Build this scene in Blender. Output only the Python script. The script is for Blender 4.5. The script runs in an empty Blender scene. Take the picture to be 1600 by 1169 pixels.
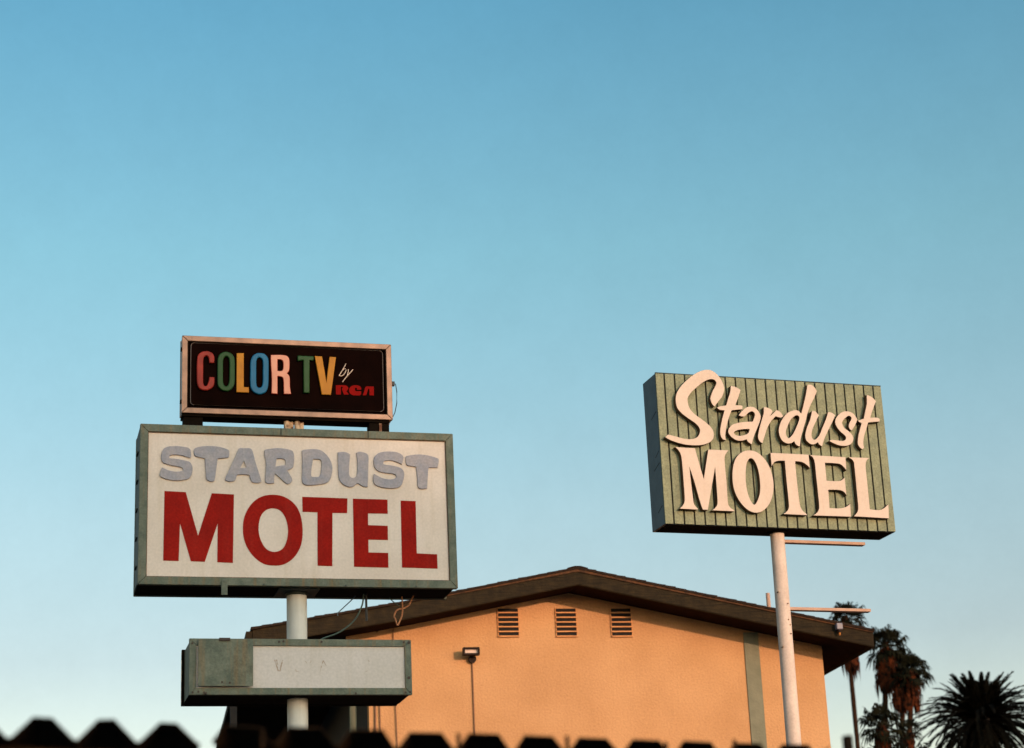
import bpy, bmesh, math, random
from mathutils import Vector, Matrix
R = math.radians
sc = bpy.context.scene
col = sc.collection
random.seed(7)

# ------------------------------------------------------------------ camera
PITCH, ROLL, FPX, EYE = R(18.2886), R(-2.518), 3142.74, 1.6
fwd = Vector((0, math.cos(PITCH), math.sin(PITCH)))
r0 = Vector((1, 0, 0)); u0 = r0.cross(fwd)
rgt = r0 * math.cos(ROLL) + u0 * math.sin(ROLL)
upv = -r0 * math.sin(ROLL) + u0 * math.cos(ROLL)
EYEP = Vector((0, 0, EYE))
cam = bpy.data.cameras.new('camera'); camo = bpy.data.objects.new('camera', cam); col.objects.link(camo)
m3 = Matrix((rgt, upv, -fwd)).transposed()
camo.matrix_world = Matrix.Translation(EYEP) @ m3.to_4x4()
cam.sensor_width = 36; cam.lens = FPX / 1600 * 36; cam.clip_end = 3000; cam.clip_start = .1
cam.dof.use_dof = True; cam.dof.focus_distance = 20.5; cam.dof.aperture_fstop = 2.7
sc.camera = camo

# ------------------------------------------------------------------ light
WEST_FILL = 2.3
SUN_EL, SUN_AZ = R(8.0), R(143.2)          # azimuth clockwise from +Y
w = bpy.data.worlds.new('World'); sc.world = w; w.use_nodes = True
nt = w.node_tree; N = nt.nodes.new; L = nt.links.new
sk = N('ShaderNodeTexSky'); sk.sky_type = 'NISHITA'; sk.sun_disc = False
sk.sun_elevation = SUN_EL; sk.sun_rotation = SUN_AZ
tc = N('ShaderNodeTexCoord'); sx = N('ShaderNodeSeparateXYZ'); L(tc.outputs['Generated'], sx.inputs[0])
rp = N('ShaderNodeValToRGB'); L(sx.outputs['Z'], rp.inputs[0])   # tint of the clear evening sky by height
els = rp.color_ramp.elements
els[0].position = .10; els[0].color = (1.30, 1.08, 1.0, 1)
els[1].position = .62; els[1].color = (.60, .95, 1.1, 1)
for p_, c_ in ((.18, (.98, .89, .87, 1)), (.248, (1.0, 1.02, .96, 1)), (.37, (.82, 1.14, 1.06, 1)), (.48, (.58, 1.05, 1.09, 1))):
    e = els.new(p_); e.color = c_
mu = N('ShaderNodeMix'); mu.data_type = 'RGBA'; mu.blend_type = 'MULTIPLY'; mu.inputs[0].default_value = 1
L(sk.outputs[0], mu.inputs[6]); L(rp.outputs[0], mu.inputs[7])
cl = N('ShaderNodeVectorMath'); cl.operation = 'MINIMUM'; cl.inputs[1].default_value = (14, 11, 8.5)   # caps sky brightness round the low sun, limiting its fill
L(mu.outputs[2], cl.inputs[0])
dt = N('ShaderNodeVectorMath'); dt.operation = 'DOT_PRODUCT'; L(tc.outputs['Generated'], dt.inputs[0])   # added fill: sky brightened on the sun side, out of view
dt.inputs[1].default_value = (math.sin(SUN_AZ), math.cos(SUN_AZ), .25)
mr = N('ShaderNodeMapRange'); mr.interpolation_type = 'SMOOTHSTEP'; L(dt.outputs['Value'], mr.inputs[0])
mr.inputs[1].default_value = 0.0; mr.inputs[2].default_value = .75; mr.inputs[3].default_value = 1; mr.inputs[4].default_value = WEST_FILL
hz = N('ShaderNodeTexNoise'); hz.inputs['Scale'].default_value = 9; hz.inputs['Detail'].default_value = 12; hz.inputs['Roughness'].default_value = .85   # grain-like noise put into the sky brightness
L(tc.outputs['Generated'], hz.inputs['Vector'])
hr = N('ShaderNodeMapRange'); L(hz.outputs[0], hr.inputs[0]); hr.inputs[1].default_value = .25; hr.inputs[2].default_value = .75; hr.inputs[3].default_value = .94; hr.inputs[4].default_value = 1.06
hm = N('ShaderNodeMath'); hm.operation = 'MULTIPLY'; L(mr.outputs[0], hm.inputs[0]); L(hr.outputs[0], hm.inputs[1])
ml = N('ShaderNodeVectorMath'); ml.operation = 'SCALE'; L(cl.outputs[0], ml.inputs[0]); L(hm.outputs[0], ml.inputs['Scale'])
L(ml.outputs[0], nt.nodes['Background'].inputs[0]); nt.nodes['Background'].inputs[1].default_value = .147
sun = bpy.data.lights.new('sun', 'SUN'); suno = bpy.data.objects.new('sun', sun); col.objects.link(suno)
sun.energy = 2.2; sun.angle = R(.53); sun.color = (1, .64, .43)
sd = Vector((math.sin(SUN_AZ) * math.cos(SUN_EL), math.cos(SUN_AZ) * math.cos(SUN_EL), math.sin(SUN_EL)))
suno.rotation_euler = sd.to_track_quat('Z', 'Y').to_euler()
sc.view_settings.view_transform = 'Standard'; sc.view_settings.look = 'None'
sc.view_settings.exposure = .55; sc.view_settings.gamma = 1

# ------------------------------------------------------------------ helpers
def ray(px, py):
    return fwd + rgt * ((px - 800) / FPX) - upv * ((py - 584.5) / FPX)
def tag(o, label=None, cat=None, group=None, kind=None):
    if label: o['label'] = label
    if cat: o['category'] = cat
    if group: o['group'] = group
    if kind: o['kind'] = kind
    return o
def empty(name, loc, yaw=0, **k):
    o = bpy.data.objects.new(name, None); col.objects.link(o)
    o.location = loc; o.rotation_euler = (0, 0, yaw); o.empty_display_size = .2
    return tag(o, **k)
class Frame:
    """an upright plane standing in the place: origin on the ground, turned by yaw"""
    def __init__(s, x, y, yaw):
        s.o = Vector((x, y, 0)); s.yaw = yaw
        s.ax = Vector((math.cos(yaw), math.sin(yaw), 0)); s.ay = Vector((-math.sin(yaw), math.cos(yaw), 0))
    def at(s, px, py, v=0.0):
        d = ray(px, py); t = (v - (EYEP - s.o).dot(s.ay)) / d.dot(s.ay)
        q = EYEP + d * t - s.o
        return q.dot(s.ax), q.z
    def world(s, u, v, z):
        return s.o + s.ax * u + s.ay * v + Vector((0, 0, z))
def link(name, me, mat, parent=None, smooth=False):
    for m_ in (mat if isinstance(mat, (list, tuple)) else [mat]): me.materials.append(m_)
    if smooth:
        for p_ in me.polygons: p_.use_smooth = True
    o = bpy.data.objects.new(name, me); col.objects.link(o)
    if parent: o.parent = parent
    return o
class MB:
    def __init__(s): s.v = []; s.f = []
    def add(s, vs, fs):
        n = len(s.v); s.v += [tuple(q) for q in vs]; s.f += [tuple(i + n for i in f) for f in fs]; return s
    def box(s, x0, x1, y0, y1, z0, z1):
        return s.add([(x, y, z) for x in (x0, x1) for y in (y0, y1) for z in (z0, z1)],
                     [(0, 1, 3, 2), (4, 6, 7, 5), (0, 4, 5, 1), (2, 3, 7, 6), (0, 2, 6, 4), (1, 5, 7, 3)])
    def prism(s, poly, y0, y1):          # poly in (x, z), pushed along y
        n = len(poly)
        return s.add([(x, y0, z) for x, z in poly] + [(x, y1, z) for x, z in poly],
                     [tuple(range(n)), tuple(range(2 * n - 1, n - 1, -1))] + [(i, i + n, (i + 1) % n + n, (i + 1) % n) for i in range(n)])
    def tube(s, pts, rad, n=8, cap=True):
        pts = [Vector(p_) for p_ in pts]; rs = rad if isinstance(rad, (list, tuple)) else [rad] * len(pts)
        vs = []; fs = []; ref = None
        for i, p_ in enumerate(pts):
            t = (pts[min(i + 1, len(pts) - 1)] - pts[max(i - 1, 0)]).normalized()
            if ref is None: ref = Vector((0, 0, 1)) if abs(t.z) < .9 else Vector((1, 0, 0))
            a = t.cross(ref).normalized(); b = t.cross(a)
            ref = -b if False else ref
            for k in range(n):
                q = 2 * math.pi * k / n
                vs.append(p_ + (a * math.cos(q) + b * math.sin(q)) * rs[i])
        for i in range(len(pts) - 1):
            for k in range(n):
                fs.append((i * n + k, i * n + (k + 1) % n, (i + 1) * n + (k + 1) % n, (i + 1) * n + k))
        if cap: fs += [tuple(range(n)), tuple(range(len(pts) * n - 1, (len(pts) - 1) * n - 1, -1))]
        return s.add(vs, fs)
    def build(s, name, mat, parent=None, smooth=False, bevel=0):
        me = bpy.data.meshes.new(name); me.from_pydata(s.v, [], s.f); me.update()
        bm = bmesh.new(); bm.from_mesh(me); bmesh.ops.recalc_face_normals(bm, faces=bm.faces); bm.to_mesh(me); bm.free()
        o = link(name, me, mat, parent)
        if smooth:
            for p_ in me.polygons: p_.use_smooth = True
            try: me.set_sharp_from_angle(angle=R(40))
            except Exception: pass
        if bevel:
            b = o.modifiers.new('bevel', 'BEVEL'); b.width = bevel; b.segments = 2; b.limit_method = 'ANGLE'
        return o

# ------------------------------------------------------------------ materials
def mat(name, c, c2=None, scale=6, rough=.7, metal=0, bump=0, bscale=40, streak=0, streak_c=(.1, .05, .02), spec=.4, detail=6, lo=.35, hi=.65, fine=0, famt=.14):
    m = bpy.data.materials.new(name); m.use_nodes = True; t = m.node_tree; nd = t.nodes; b = nd['Principled BSDF']
    b.inputs['Roughness'].default_value = rough; b.inputs['Metallic'].default_value = metal
    b.inputs['Specular IOR Level'].default_value = spec
    co = nd.new('ShaderNodeTexCoord')
    no = nd.new('ShaderNodeTexNoise'); no.inputs['Scale'].default_value = scale; no.inputs['Detail'].default_value = detail
    t.links.new(co.outputs['Object'], no.inputs['Vector'])
    r_ = nd.new('ShaderNodeValToRGB'); r_.color_ramp.elements[0].position = lo; r_.color_ramp.elements[1].position = hi
    r_.color_ramp.elements[0].color = (*c, 1); r_.color_ramp.elements[1].color = (*(c2 or [x * .85 for x in c]), 1)
    t.links.new(no.outputs[0], r_.inputs[0]); out = r_.outputs[0]
    if streak:
        mp = nd.new('ShaderNodeMapping'); mp.inputs['Scale'].default_value = (9, 9, .7); t.links.new(co.outputs['Object'], mp.inputs[0])
        n2 = nd.new('ShaderNodeTexNoise'); n2.inputs['Scale'].default_value = 2.2; n2.inputs['Detail'].default_value = 8; t.links.new(mp.outputs[0], n2.inputs['Vector'])
        r2 = nd.new('ShaderNodeMapRange'); r2.inputs[1].default_value = .52; r2.inputs[2].default_value = .8; r2.inputs[4].default_value = streak
        t.links.new(n2.outputs[0], r2.inputs[0])
        mx = nd.new('ShaderNodeMix'); mx.data_type = 'RGBA'; t.links.new(r2.outputs[0], mx.inputs[0]); t.links.new(out, mx.inputs[6])
        mx.inputs[7].default_value = (*streak_c, 1); out = mx.outputs[2]
    if fine:
        nf = nd.new('ShaderNodeTexNoise'); nf.inputs['Scale'].default_value = fine; nf.inputs['Detail'].default_value = 3; t.links.new(co.outputs['Object'], nf.inputs['Vector'])
        rf_ = nd.new('ShaderNodeMapRange'); rf_.inputs[1].default_value = .3; rf_.inputs[2].default_value = .7; rf_.inputs[3].default_value = 1 - famt; rf_.inputs[4].default_value = 1 + famt
        t.links.new(nf.outputs[0], rf_.inputs[0]); vm = nd.new('ShaderNodeVectorMath'); vm.operation = 'SCALE'
        t.links.new(out, vm.inputs[0]); t.links.new(rf_.outputs[0], vm.inputs['Scale']); out = vm.outputs[0]
    t.links.new(out, b.inputs['Base Color'])
    if bump:
        n3 = nd.new('ShaderNodeTexNoise'); n3.inputs['Scale'].default_value = bscale; n3.inputs['Detail'].default_value = 5
        t.links.new(co.outputs['Object'], n3.inputs['Vector'])
        bp = nd.new('ShaderNodeBump'); bp.inputs['Strength'].default_value = bump; bp.inputs['Distance'].default_value = .02
        t.links.new(n3.outputs[0], bp.inputs['Height']); t.links.new(bp.outputs[0], b.inputs['Normal'])
    return m
def grain(m, sc=(1.2, 30, 30), c=(.006, .004, .003)):
    t = m.node_tree; b = t.nodes['Principled BSDF']; old = b.inputs['Base Color'].links[0].from_socket
    co = t.nodes.new('ShaderNodeTexCoord'); mp = t.nodes.new('ShaderNodeMapping'); mp.inputs['Scale'].default_value = sc; t.links.new(co.outputs['Object'], mp.inputs[0])
    n = t.nodes.new('ShaderNodeTexNoise'); n.inputs['Scale'].default_value = 3; n.inputs['Detail'].default_value = 6; t.links.new(mp.outputs[0], n.inputs['Vector'])
    r_ = t.nodes.new('ShaderNodeMapRange'); r_.inputs[1].default_value = .42; r_.inputs[2].default_value = .68; t.links.new(n.outputs[0], r_.inputs[0])
    mx = t.nodes.new('ShaderNodeMix'); mx.data_type = 'RGBA'; t.links.new(r_.outputs[0], mx.inputs[0]); t.links.new(old, mx.inputs[6]); mx.inputs[7].default_value = (*c, 1)
    t.links.new(mx.outputs[2], b.inputs['Base Color']); return m
M = dict(
    ground=mat('asphalt', (.045, .042, .04), (.03, .03, .03), 3, .9, bump=.3),
    stucco=mat('orange_stucco', (.49, .250, .115), (.43, .212, .094), 1.1, .95, bump=.5, bscale=28, streak=.16, streak_c=(.30, .14, .07), fine=34, famt=.08, spec=.1),
    band=mat('grey_green_band_paint', (.175, .155, .10), (.135, .125, .08), 5, .85, bump=.3, bscale=30),
    shade_brown=mat('dark_brown_shade', (.022, .014, .010), (.014, .010, .008), 5, .9, bump=.3),  # shade under the walkway overhang put into a near-black brown
    fascia=mat('weathered_brown_board', (.036, .023, .011), (.021, .014, .008), 7, .9, spec=.08, bump=.4, bscale=22, streak=.35, streak_c=(.012, .008, .006)),
    soffit=mat('dark_soffit_board', (.022, .009, .004), (.014, .006, .003), 5, .95, spec=.05, bump=.3),
    shingle=mat('brown_shingle', (.030, .016, .010), (.016, .010, .007), 12, .95, spec=.08, bump=.6, bscale=50),
    slat=mat('orange_vent_slat', (.60, .26, .10), (.50, .21, .08), 8, .9, bump=.2),
    dark=mat('dark_void', (.012, .007, .005), (.008, .005, .004), 8, .95),
    sgreen=mat('faded_green_frame_paint', (.135, .140, .105), (.088, .100, .076), 9, .7, spec=.12, fine=50, famt=.16, bump=.15, bscale=60, streak=.75, streak_c=(.20, .11, .045)),
    sbody=mat('dark_green_sheet', (.035, .045, .038), (.020, .026, .022), 5, .7, bump=.15),
    under=mat('shaded_dark_underside', (.008, .005, .003), (.005, .0035, .0025), 5, .95, spec=.04),  # near-black undersides and legs, their shade put into the colour
    white=mat('aged_white_acrylic', (.62, .51, .44), (.55, .445, .375), 2.2, .6, streak=.35, streak_c=(.46, .35, .25), spec=.15, fine=45, famt=.06),
    white2=mat('dull_white_acrylic', (.52, .455, .42), (.48, .42, .38), 2.5, .6, streak=.3, streak_c=(.38, .31, .24), spec=.15, fine=45, famt=.07),
    grey_l=mat('faded_grey_letter', (.33, .285, .29), (.26, .245, .275), 9, .8, spec=.1, fine=50, famt=.1, bump=.05, detail=8, streak=.3, streak_c=(.40, .36, .34)),
    red_l=mat('red_vinyl', (.26, .009, .005), (.21, .008, .005), 5, .85, spec=.08, fine=50, famt=.16, detail=8, streak=.25, streak_c=(.30, .03, .02)),
    ghost=mat('faded_glue_mark', (.30, .20, .14), (.46, .40, .36), 45, .7, spec=.1),
    alu=mat('pinkish_aluminium_trim', (.25, .135, .088), (.16, .085, .055), 8, .42, .25, streak=.6, streak_c=(.24, .14, .09)),
    rivetm=mat('dark_rivet', (.04, .022, .014), None, 8, .7),
    rust=mat('rusty_pole_top', (.50, .34, .22), (.10, .035, .015), 16, .85, bump=.4, lo=.42, hi=.58),
    black=mat('black_formed_plastic', (.006, .0022, .0016), (.004, .0018, .0014), 5, .5, spec=.0),
    c_red=mat('red_formed_letter', (.22, .020, .012), (.16, .013, .008), 10, .38, spec=.12), c_green=mat('green_formed_letter', (.014, .050, .012), (.010, .038, .009), 10, .38, spec=.12),
    c_yel=mat('yellow_formed_letter', (.33, .13, .006), (.28, .105, .006), 10, .4, spec=.12), c_blue=mat('blue_formed_letter', (.008, .095, .19), (.008, .075, .15), 10, .38, spec=.12),
    c_pink=mat('pale_pink_letter_face', (.50, .24, .17), (.44, .20, .14), 10, .6, spec=.12), c_side=mat('bright_red_letter_side', (.22, .012, .006), (.18, .01, .006), 10, .6, spec=.08),
    c_wht=mat('off_white_script', (.48, .36, .28), None, 10, .6), c_rca=mat('flat_red_print', (.17, .004, .003), (.14, .004, .003), 10, .8, spec=.03),
    board=mat('olive_green_board', (.225, .225, .140), (.165, .170, .110), 7, .8, spec=.1, fine=48, famt=.18, bump=.25, bscale=40, detail=8, streak=.35, streak_c=(.10, .10, .07)),
    rgreen=mat('shaded_green_sheet', (.036, .058, .072), (.020, .036, .050), 6, .6, bump=.1, streak=.5, streak_c=(.03, .035, .04)),  # green sheet with the bluish shade of its side put into the colour
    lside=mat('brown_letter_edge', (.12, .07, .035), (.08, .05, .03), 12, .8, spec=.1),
    cream=mat('cream_letter', (.53, .41, .335), (.50, .385, .31), 4, .8, bump=.04, spec=.1, fine=50, famt=.04, streak=.2, streak_c=(.40, .24, .17)),
    pole=mat('off_white_pole_paint', (.55, .42, .35), (.47, .36, .30), 5, .7, bump=.08, spec=.15, streak=.45, streak_c=(.32, .22, .16), fine=45, famt=.08),
    xbar=mat('pinkish_bar_paint', (.42, .26, .19), (.36, .21, .15), 8, .8, spec=.1),
    gpole=mat('grey_white_pole_paint', (.56, .52, .47), (.48, .45, .41), 6, .55, bump=.06, streak=.35, streak_c=(.36, .30, .24)),
    wire=mat('black_cable', (.02, .02, .02), None, 5, .6), gwire=mat('green_cable', (.05, .075, .06), None, 5, .6), bwire=mat('blue_grey_wire', (.10, .15, .19), None, 5, .5),
    rope=mat('orange_rope', (.45, .20, .10), (.35, .14, .07), 30, .9), metal=mat('dark_metal_housing', (.018, .008, .005), None, 8, .6, .0, spec=.1),
    glass=mat('lamp_glass', (.50, .33, .26), None, 8, .25), pipe=mat('painted_conduit', (.20, .09, .045), None, 8, .8),
    whitep=mat('white_plastic', (.17, .14, .16), None, 8, .5), amber=mat('amber_lens', (.5, .16, .03), None, 8, .3),
    sheet=mat('dark_weathered_sheet', (.040, .018, .009), (.012, .008, .005), 7, .9, spec=.05),
    trunk=mat('palm_trunk', (.04, .017, .008), (.018, .009, .005), 6, .95, spec=.05, bump=.6, bscale=8),
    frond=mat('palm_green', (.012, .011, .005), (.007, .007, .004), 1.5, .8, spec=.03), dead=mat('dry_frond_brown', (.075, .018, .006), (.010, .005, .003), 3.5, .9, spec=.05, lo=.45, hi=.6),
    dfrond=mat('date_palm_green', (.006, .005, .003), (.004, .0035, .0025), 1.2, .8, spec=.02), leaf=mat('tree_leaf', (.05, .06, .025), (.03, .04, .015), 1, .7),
)

grain(M['fascia'], c=(.014, .010, .006))
# ------------------------------------------------------------------ lettering: outlines, '*' marks a sharp corner
def outline(txt, n=5):
    P = []
    for s_ in txt.split():
        c = s_.endswith('*'); x, y = s_.rstrip('*').split(','); P.append((float(x), float(y), c))
    out = []; k = len(P)
    for i in range(k):
        a, b = P[i], P[(i + 1) % k]
        if a[2] and b[2]: out.append((a[0], a[1])); continue
        z, d = P[i - 1], P[(i + 2) % k]
        ta = ((b[0] - a[0]) * .0, (b[1] - a[1]) * .0) if a[2] else ((b[0] - z[0]) / 2, (b[1] - z[1]) / 2)
        tb = (0, 0) if b[2] else ((d[0] - a[0]) / 2, (d[1] - a[1]) / 2)
        if a[2]: ta = ((b[0] - a[0]) * 1.5 - tb[0] * .5, (b[1] - a[1]) * 1.5 - tb[1] * .5)
        if b[2]: tb = ((b[0] - a[0]) * 1.5 - ta[0] * .5, (b[1] - a[1]) * 1.5 - ta[1] * .5)
        L_ = math.hypot(b[0] - a[0], b[1] - a[1])
        for t_ in (ta, tb): pass
        def lim(t_):
            h = math.hypot(*t_)
            return t_ if h <= 1.3 * L_ or h == 0 else (t_[0] * 1.3 * L_ / h, t_[1] * 1.3 * L_ / h)
        ta, tb = lim(ta), lim(tb)
        for j in range(n):
            s = j / n; s2, s3 = s * s, s * s * s
            h = (2 * s3 - 3 * s2 + 1, s3 - 2 * s2 + s, -2 * s3 + 3 * s2, s3 - s2)
            out.append(tuple(h[0] * a[q] + h[1] * ta[q] + h[2] * b[q] + h[3] * tb[q] for q in (0, 1)))
    return out
def letter(fr, v, parent, src, loops, depth, bev, mats, name='letter', front=None):
    """a raised letter: outlines seen at 'v', its back on the plane v+depth"""
    ox, oy, s = src
    cu = bpy.data.curves.new('c', 'CURVE'); cu.dimensions = '2D'; cu.fill_mode = 'BOTH'
    for lp in loops:
        pts = [fr.at(ox + x / s, oy + y / s, v) for x, y in outline(lp)]
        sp = cu.splines.new('POLY'); sp.points.add(len(pts) - 1); sp.use_cyclic_u = True
        for i, (a, b) in enumerate(pts): sp.points[i].co = (a, b, 0, 1)
    cu.extrude = max(depth / 2 - bev, .0005); cu.bevel_depth = bev; cu.bevel_resolution = 2; cu.offset = -bev
    o = bpy.data.objects.new('c', cu); col.objects.link(o)
    dg = bpy.context.evaluated_depsgraph_get(); me = bpy.data.meshes.new_from_object(o.evaluated_get(dg))
    bpy.data.objects.remove(o)
    for q in me.vertices: q.co = (q.co.x, v + depth / 2 - q.co.z, q.co.y)
    me.materials.clear()
    if isinstance(mats, (list, tuple)):
        for m_ in mats: me.materials.append(m_)
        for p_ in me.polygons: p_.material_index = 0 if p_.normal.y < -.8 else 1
    else: me.materials.append(mats)
    for p_ in me.polygons: p_.use_smooth = bev > 0
    if bev > 0:
        try: me.set_sharp_from_angle(angle=R(50))
        except Exception: pass
    o = bpy.data.objects.new(name, me); col.objects.link(o); o.parent = parent
    return o
def strokes(fr, v, parent, src, lines, wpx, depth, m, name):
    ox, oy, s = src; mb = MB()
    for ln in lines:
        P = [fr.at(ox + x / s, oy + y / s, v) for x, y in ln]; r_ = wpx / FPX * 18 / 2
        mb.tube([(a, v + depth * .5, b) for a, b in P], r_, 8)
    return mb.build(name, m, parent, True)

S13 = 1600 / 120
Sm = 1600 / 240
GREY = [((240, 690, S13), ["765,342* 785,320* 782,240 765,165 700,120 560,98 430,92 300,105 225,140 180,210 160,300 165,370 190,425 240,455 330,482 430,505 540,522 590,540 612,575 600,605* 540,622 440,622 330,600 250,570 185,535* 160,580 140,650 135,700 160,735 240,770 360,800 500,808 620,800 730,770 780,710 805,640 815,560 800,490 760,430 690,400 560,372 450,352 350,345 330,335 350,288 430,272 540,278 640,302"]),
 ((240, 690, S13), ["845,170 870,135 960,105 1090,92 1220,92 1350,105 1470,135 1570,180 1578,240 1565,320 1480,340 1355,350* 1335,360* 1320,480 1300,620 1285,740 1270,815* 1215,832 1150,815 1100,770 1090,650 1080,500 1070,350* 960,325 880,300 850,260"]),
 ((350, 690, S13), ["300,160 335,135* 540,135* 590,180 620,280 660,430 700,560 740,680 785,825* 740,855 660,862 590,840 560,790 540,720 515,690* 400,683 275,692* 250,760 220,815 170,830 90,828 40,805 30,760 60,690 130,540 210,370 270,230", "415,400* 460,520 455,545* 345,545* 375,480"]),
 ((350, 690, S13), ["845,190* 870,165 980,145 1120,135 1260,145 1390,175 1445,220 1465,330 1455,470 1430,545 1320,595* 1370,680 1415,760 1425,815* 1380,865 1330,885* 1285,860 1180,765 1060,660* 1050,760 1045,860* 960,875 890,860 860,820 870,700 880,540 870,380 850,290", "1100,355* 1200,352 1260,370 1285,420 1275,490* 1180,500 1075,520* 1085,440"]),
 ((460, 690, S13), ["160,195* 200,170 380,155 500,165 600,210 700,310 770,430 795,560 775,700 730,810 650,865 520,890 380,905 250,903 185,870 160,800 165,600 168,400", "390,365* 500,365 550,385 570,430 565,560 545,680 500,735* 370,730 352,690 355,600 370,480"]),
 ((460, 690, S13), ["910,225* 1000,212 1090,225 1165,270* 1150,400 1142,560 1145,680 1175,740 1235,755 1290,720 1315,640 1318,500 1308,350 1295,235* 1360,210 1450,225 1520,260 1545,320 1540,600 1535,800 1525,942* 1450,938 1390,905 1325,868* 1280,895 1215,940 1130,940 1020,890 950,810 920,700 912,500"]),
 ((575, 690, S13), ["705,475* 735,380 735,310 690,260 600,220 480,205 350,208 230,235 160,290 125,370 125,460 145,540 200,600 280,635 400,655 520,668 580,690* 590,740* 540,775 440,785 320,765 220,720 130,670* 112,760 120,830 150,890 240,935 370,965 500,970 620,960 690,915 730,830 755,720 755,640 710,570 620,525 480,495 360,478 325,465 330,415 380,395 460,390 550,405 640,440"]),
 ((575, 690, S13), ["800,300* 900,280 1010,268 1130,270 1260,290 1390,325 1470,355* 1475,430 1450,540* 1270,540* 1255,620 1245,780 1235,975* 1150,985 1070,970 1040,920 1030,750 1015,600 1000,520* 900,510 820,490 795,440 790,370"])]
def allc(t): return ' '.join(x + '*' for x in t.split())
RED = [((245, 760, Sm), [allc("80,48 302,60 430,515 572,72 804,84 793,797 630,790 635,385 500,786 355,780 242,385 228,778 67,773")]),
 ((245, 760, Sm), ["1205,87 1330,110 1440,190 1500,310 1520,470 1500,620 1430,740 1330,810 1225,825 1110,805 1000,720 925,600 897,460 915,310 985,185 1085,110", "1210,228 1290,255 1345,340 1367,450 1355,560 1310,650 1225,683 1140,650 1080,550 1060,440 1080,320 1135,250"]),
 ((460, 765, Sm), [allc("82,75 553,92 550,245 397,243 395,798 242,793 240,237 85,232")]),
 ((460, 765, Sm), [allc("610,95 970,105 972,252 767,248 768,370 972,378 975,525 770,522 773,655 977,660 980,814 622,804")]),
 ((460, 765, Sm), [allc("1107,115 1263,120 1275,665 1487,674 1492,824 1122,812")])]
Z1, Z2, Z3, Z4 = (1030, 570, 8.35), (1110, 590, 9.745), (1200, 590, 9.745), (1280, 600, 10.627)
Z5, Z6 = (1050, 690, 9.353), (1190, 690, 7.619)
SCRIPT = [(Z1, ["75,945* 115,910* 220,935 330,965 430,968 500,940 530,880 525,830 480,770 380,700 290,630 235,560 215,470 225,380 275,290 360,200 470,115 580,70 670,70 740,110 800,180 840,260 848,330 825,410 780,470 722,545* 690,510 668,440 690,360 720,300 745,250 740,220 710,192 650,192 580,225 500,285 420,360 375,430 375,490 400,570 460,640 540,700 620,760 680,820 710,880 710,950 670,1005 590,1040 490,1052 360,1045 250,1020 150,985"]),
 (Z2, ["310,125* 390,145 460,190* 430,290 380,420* 470,425 490,440 485,485* 400,490 325,500* 300,560 260,690 235,820 228,900 240,950* 190,940 155,880 150,790 175,650 215,500* 140,490 100,455* 160,435 240,425* 270,320 300,220"]),
 (Z2, ["430,575* 490,500 560,450 640,445 700,475 750,540 768,600 750,680 710,780 670,880 645,960 630,1020* 570,975 555,940* 480,962 400,955 320,905 275,840 280,780 330,720 420,690 520,675 645,670* 670,600 675,550 640,515 590,530 540,575 500,595", "360,830* 420,800 520,785 595,785* 575,845 500,880 420,885 370,860"]),
 (Z2, ["810,450* 870,458 925,485 948,520* 915,582* 950,550 1005,495* 1060,520 1112,590* 1067,610 995,590* 930,660 880,740 840,850 815,930 795,1000* 750,970 725,900 745,780 780,650 810,540"]),
 (Z3, ["600,110* 660,110 710,150 745,210* 700,320 640,440 600,560 570,680 530,820 500,930 490,1050* 430,1025 400,970* 350,1000 290,1003 220,965 175,880 165,790 190,690 240,600 310,530 400,497 460,505 505,550* 540,420 575,260", "430,575 475,600 470,660 430,760 380,860 320,925* 285,890 275,820 300,740 350,640"]),
 (Z3, ["670,510* 720,515 775,575* 740,650 690,760 665,850 675,920 715,945 780,880 830,760 880,640 915,525* 970,535 1025,575* 980,680 920,800 870,910 845,980 825,1050* 780,1020 760,985* 700,1018 640,1008 580,950 568,870 590,770 640,640"]),
 (Z4, ["165,945* 200,925* 300,935 380,945 430,930 445,890 420,850 350,790 290,710 265,640 280,570 330,500 400,460 480,455 550,480 600,530 635,590* 600,680 540,775* 505,745 490,690 510,630 535,580 525,545 490,530 440,560 390,620 385,665 420,730 490,785 550,850 570,910 550,970 500,1015 420,1030 330,1020 240,985"]),
 (Z4, ["785,180* 870,215 945,290* 900,400 850,560* 970,560 1005,590* 1005,625* 900,632 815,640* 780,760 745,880 735,980 745,1060* 720,1085* 670,1050 640,980 650,860 680,740 705,650* 660,630 645,610* 680,595 740,575* 765,450 790,320"])]
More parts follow.
